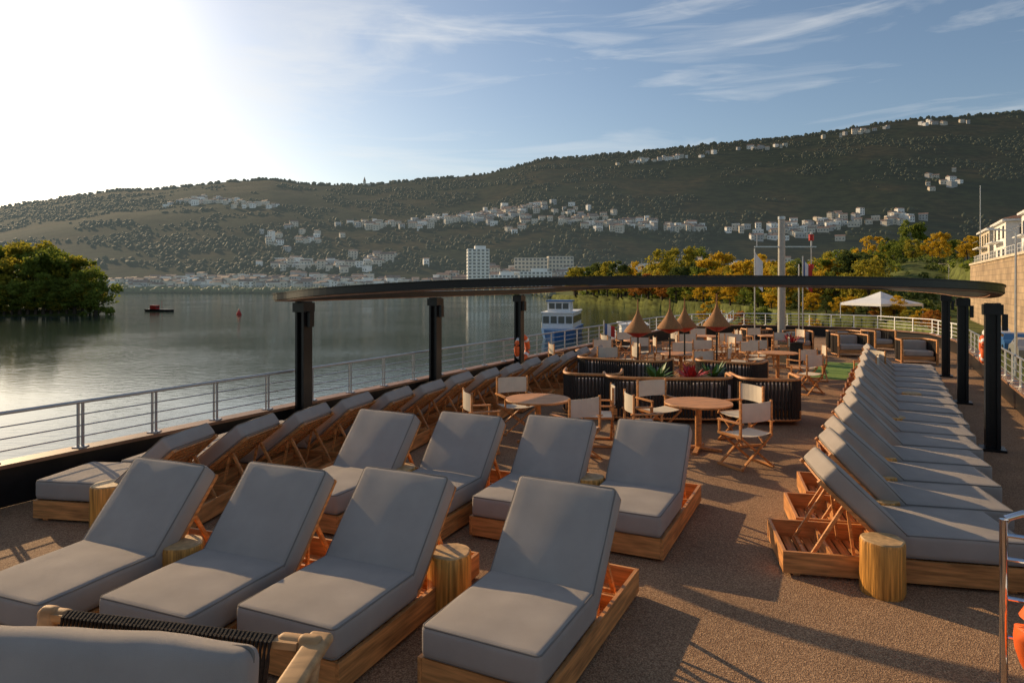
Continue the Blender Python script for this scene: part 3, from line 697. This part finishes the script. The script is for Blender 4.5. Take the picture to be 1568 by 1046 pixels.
# passenger boat + pontoon
b=MB()
hl=[(-2.7,9),(-2.7,-5),(-1.8,-8),(0,-9.6),(1.8,-8),(2.7,-5),(2.7,9)]
k=len(hl)
b.add([(x*.85,y*.95,-.3) for x,y in hl]+[(x,y,1.6) for x,y in hl],[(i,(i+1)%k,k+(i+1)%k,k+i) for i in range(k)]+[tuple(range(k,2*k))],1)
b.box((0,1,2.8),(4.8,13,2.4),0);b.box((0,1,4.1),(5.2,13.6,.2),0);b.box((0,-2,5.0),(3.6,4,1.6),0);b.box((0,-2,5.9),(4.1,4.6,.18),1)
for i in range(4): b.box((-1.8+1.2*i,-5.53,3.0),(.95,.1,1.1),2)
for i in range(3): b.box((-1.1+1.1*i,-4.03,5.1),(.9,.1,.9),2)
for i in range(8):
    for s in(-1,1): b.box((s*2.42,-4.5+1.6*i,3.0),(.1,1.2,1.1),2)
for i in range(12): b.cyl((-2.6,-5+i*1.2,1.6),(-2.6,-5+i*1.2,2.6),.03,n=5); 
obj('passenger_boat',b.mesh('passenger_boat',[M['white'],M['bluepaint'],M['glass']]),(8.2,112,-6),-.2)
b=MB(); b.box((0,0,.5),(4,42,1.0),1)
for s in(-1,1):
    for z in(1.5,2.0,2.5): b.cyl((s*1.9,-20,z),(s*1.9,20,z),.04,n=6)
    for i in range(27): b.cyl((s*1.9,-20+i*1.54,1),(s*1.9,-20+i*1.54,2.5),.04,n=6)
b.box((0,5,2.3),(3,5,2.6),0);b.box((0,5,3.7),(3.6,5.6,.15),0)
obj('floating_pontoon',b.mesh('floating_pontoon',[M['white'],M['metal']]),(14.5,80,-6),-TH*.2)
b=MB(); p0=Vector((15,66,-4.6));p1=Vector((30,95,-2.3))
b.beam(p0,p1,1.6,.2)
for s in(-.8,.8):
    o=Vector((s,0,0)); b.cyl(p0+o+U*1.2,p1+o+U*1.2,.05,n=6)
    for i in range(16): q=p0.lerp(p1,i/15)+o; b.cyl(q,q+U*1.2,.04,n=5)
obj('gangway',b.mesh('gangway',[M['white']]))
b=MB(); k=len(hl); b.add([(x*.85,y*.95,-.2) for x,y in hl]+[(x,y,1.2) for x,y in hl],[(i,(i+1)%k,k+(i+1)%k,k+i) for i in range(k)]+[tuple(range(k,2*k))],0); b.box((0,4,2.2),(3,4,2),1); b.box((0,4,3.3),(3.4,4.4,.15),1); b.cyl((0,-1,1.2),(0,-1,6),.08,n=6,mi=1)
for i in range(3): b.box((-.9+.9*i,1.98,2.4),(.7,.08,.8),2)
obj('work_boat',b.mesh('work_boat',[M['black'],M['red'],M['glass']]),(-.515*215,215,-6),1.3,sc=.55)
b=MB(); b.revolve([(.5,-.4),(.7,0),(.6,.5),(.2,1.2),(.1,1.6)],14); obj('channel_buoy',b.mesh('channel_buoy',[M['red']],True),(-.4*190,190,-6))
# ---------------------------------------------------------------- world & sun
EL=math.radians(21);AZ=math.radians(45)
w=bpy.data.worlds.new('World');scene.world=w;w.use_nodes=True;nt=w.node_tree;bg=nt.nodes['Background']
sky=N(nt,'ShaderNodeTexSky');sky.sky_type='NISHITA';sky.sun_disc=False;sky.sun_elevation=EL;sky.sun_rotation=-AZ;sky.air_density=1.0;sky.dust_density=1.0;sky.ozone_density=1.6
tc=N(nt,'ShaderNodeTexCoord')
def cloudlayer(rot,scl,ns,lo,hi,mxv,dist):
    mp=N(nt,'ShaderNodeMapping');mp.inputs['Scale'].default_value=scl;mp.inputs['Rotation'].default_value=rot
    nt.links.new(tc.outputs['Generated'],mp.inputs[0])
    cn=N(nt,'ShaderNodeTexNoise',Scale=ns,Detail=9.0,Roughness=.58,Distortion=dist);nt.links.new(mp.outputs[0],cn.inputs['Vector'])
    return ramp(nt,cn.outputs['Fac'],[(lo,(0,0,0)),(hi,(mxv,)*3)])
c1=cloudlayer((0,math.radians(-12),.3),(1,1,5.5),2.6,.50,.80,.6,.6)
c2=cloudlayer((0,math.radians(14),1.1),(1.2,1.2,9),3.0,.55,.80,.4,.9)
ad=N(nt,'ShaderNodeMath',operation='ADD',use_clamp=True);nt.links.new(c1.outputs[0],ad.inputs[0]);nt.links.new(c2.outputs[0],ad.inputs[1])
mx=N(nt,'ShaderNodeMix',data_type='RGBA');mx.inputs[7].default_value=(8.4,8.3,8.0,1)
nt.links.new(ad.outputs[0],mx.inputs[0]);nt.links.new(sky.outputs[0],mx.inputs[6]);nt.links.new(mx.outputs[2],bg.inputs[0]);bg.inputs[1].default_value=.112
sv=Vector((-math.sin(AZ)*math.cos(EL),math.cos(AZ)*math.cos(EL),math.sin(EL)))
sl=bpy.data.lights.new('sun','SUN');sl.energy=5;sl.angle=math.radians(.5);sl.color=(1,.72,.40);so=bpy.data.objects.new('sun',sl);scene.collection.objects.link(so);so.rotation_euler=sv.to_track_quat('Z','Y').to_euler()
# ---------------------------------------------------------------- camera
cd=bpy.data.cameras.new('camera');co=bpy.data.objects.new('camera',cd);scene.collection.objects.link(co)
co.location=(0,0,2.6);co.rotation_euler=(math.pi/2,0,0);cd.sensor_width=36;cd.lens=24.0;cd.shift_y=-(523-435)/1568;cd.clip_end=8000;cd.clip_start=.1
scene.camera=co
scene.view_settings.view_transform='Standard';scene.view_settings.look='None';scene.view_settings.exposure=0
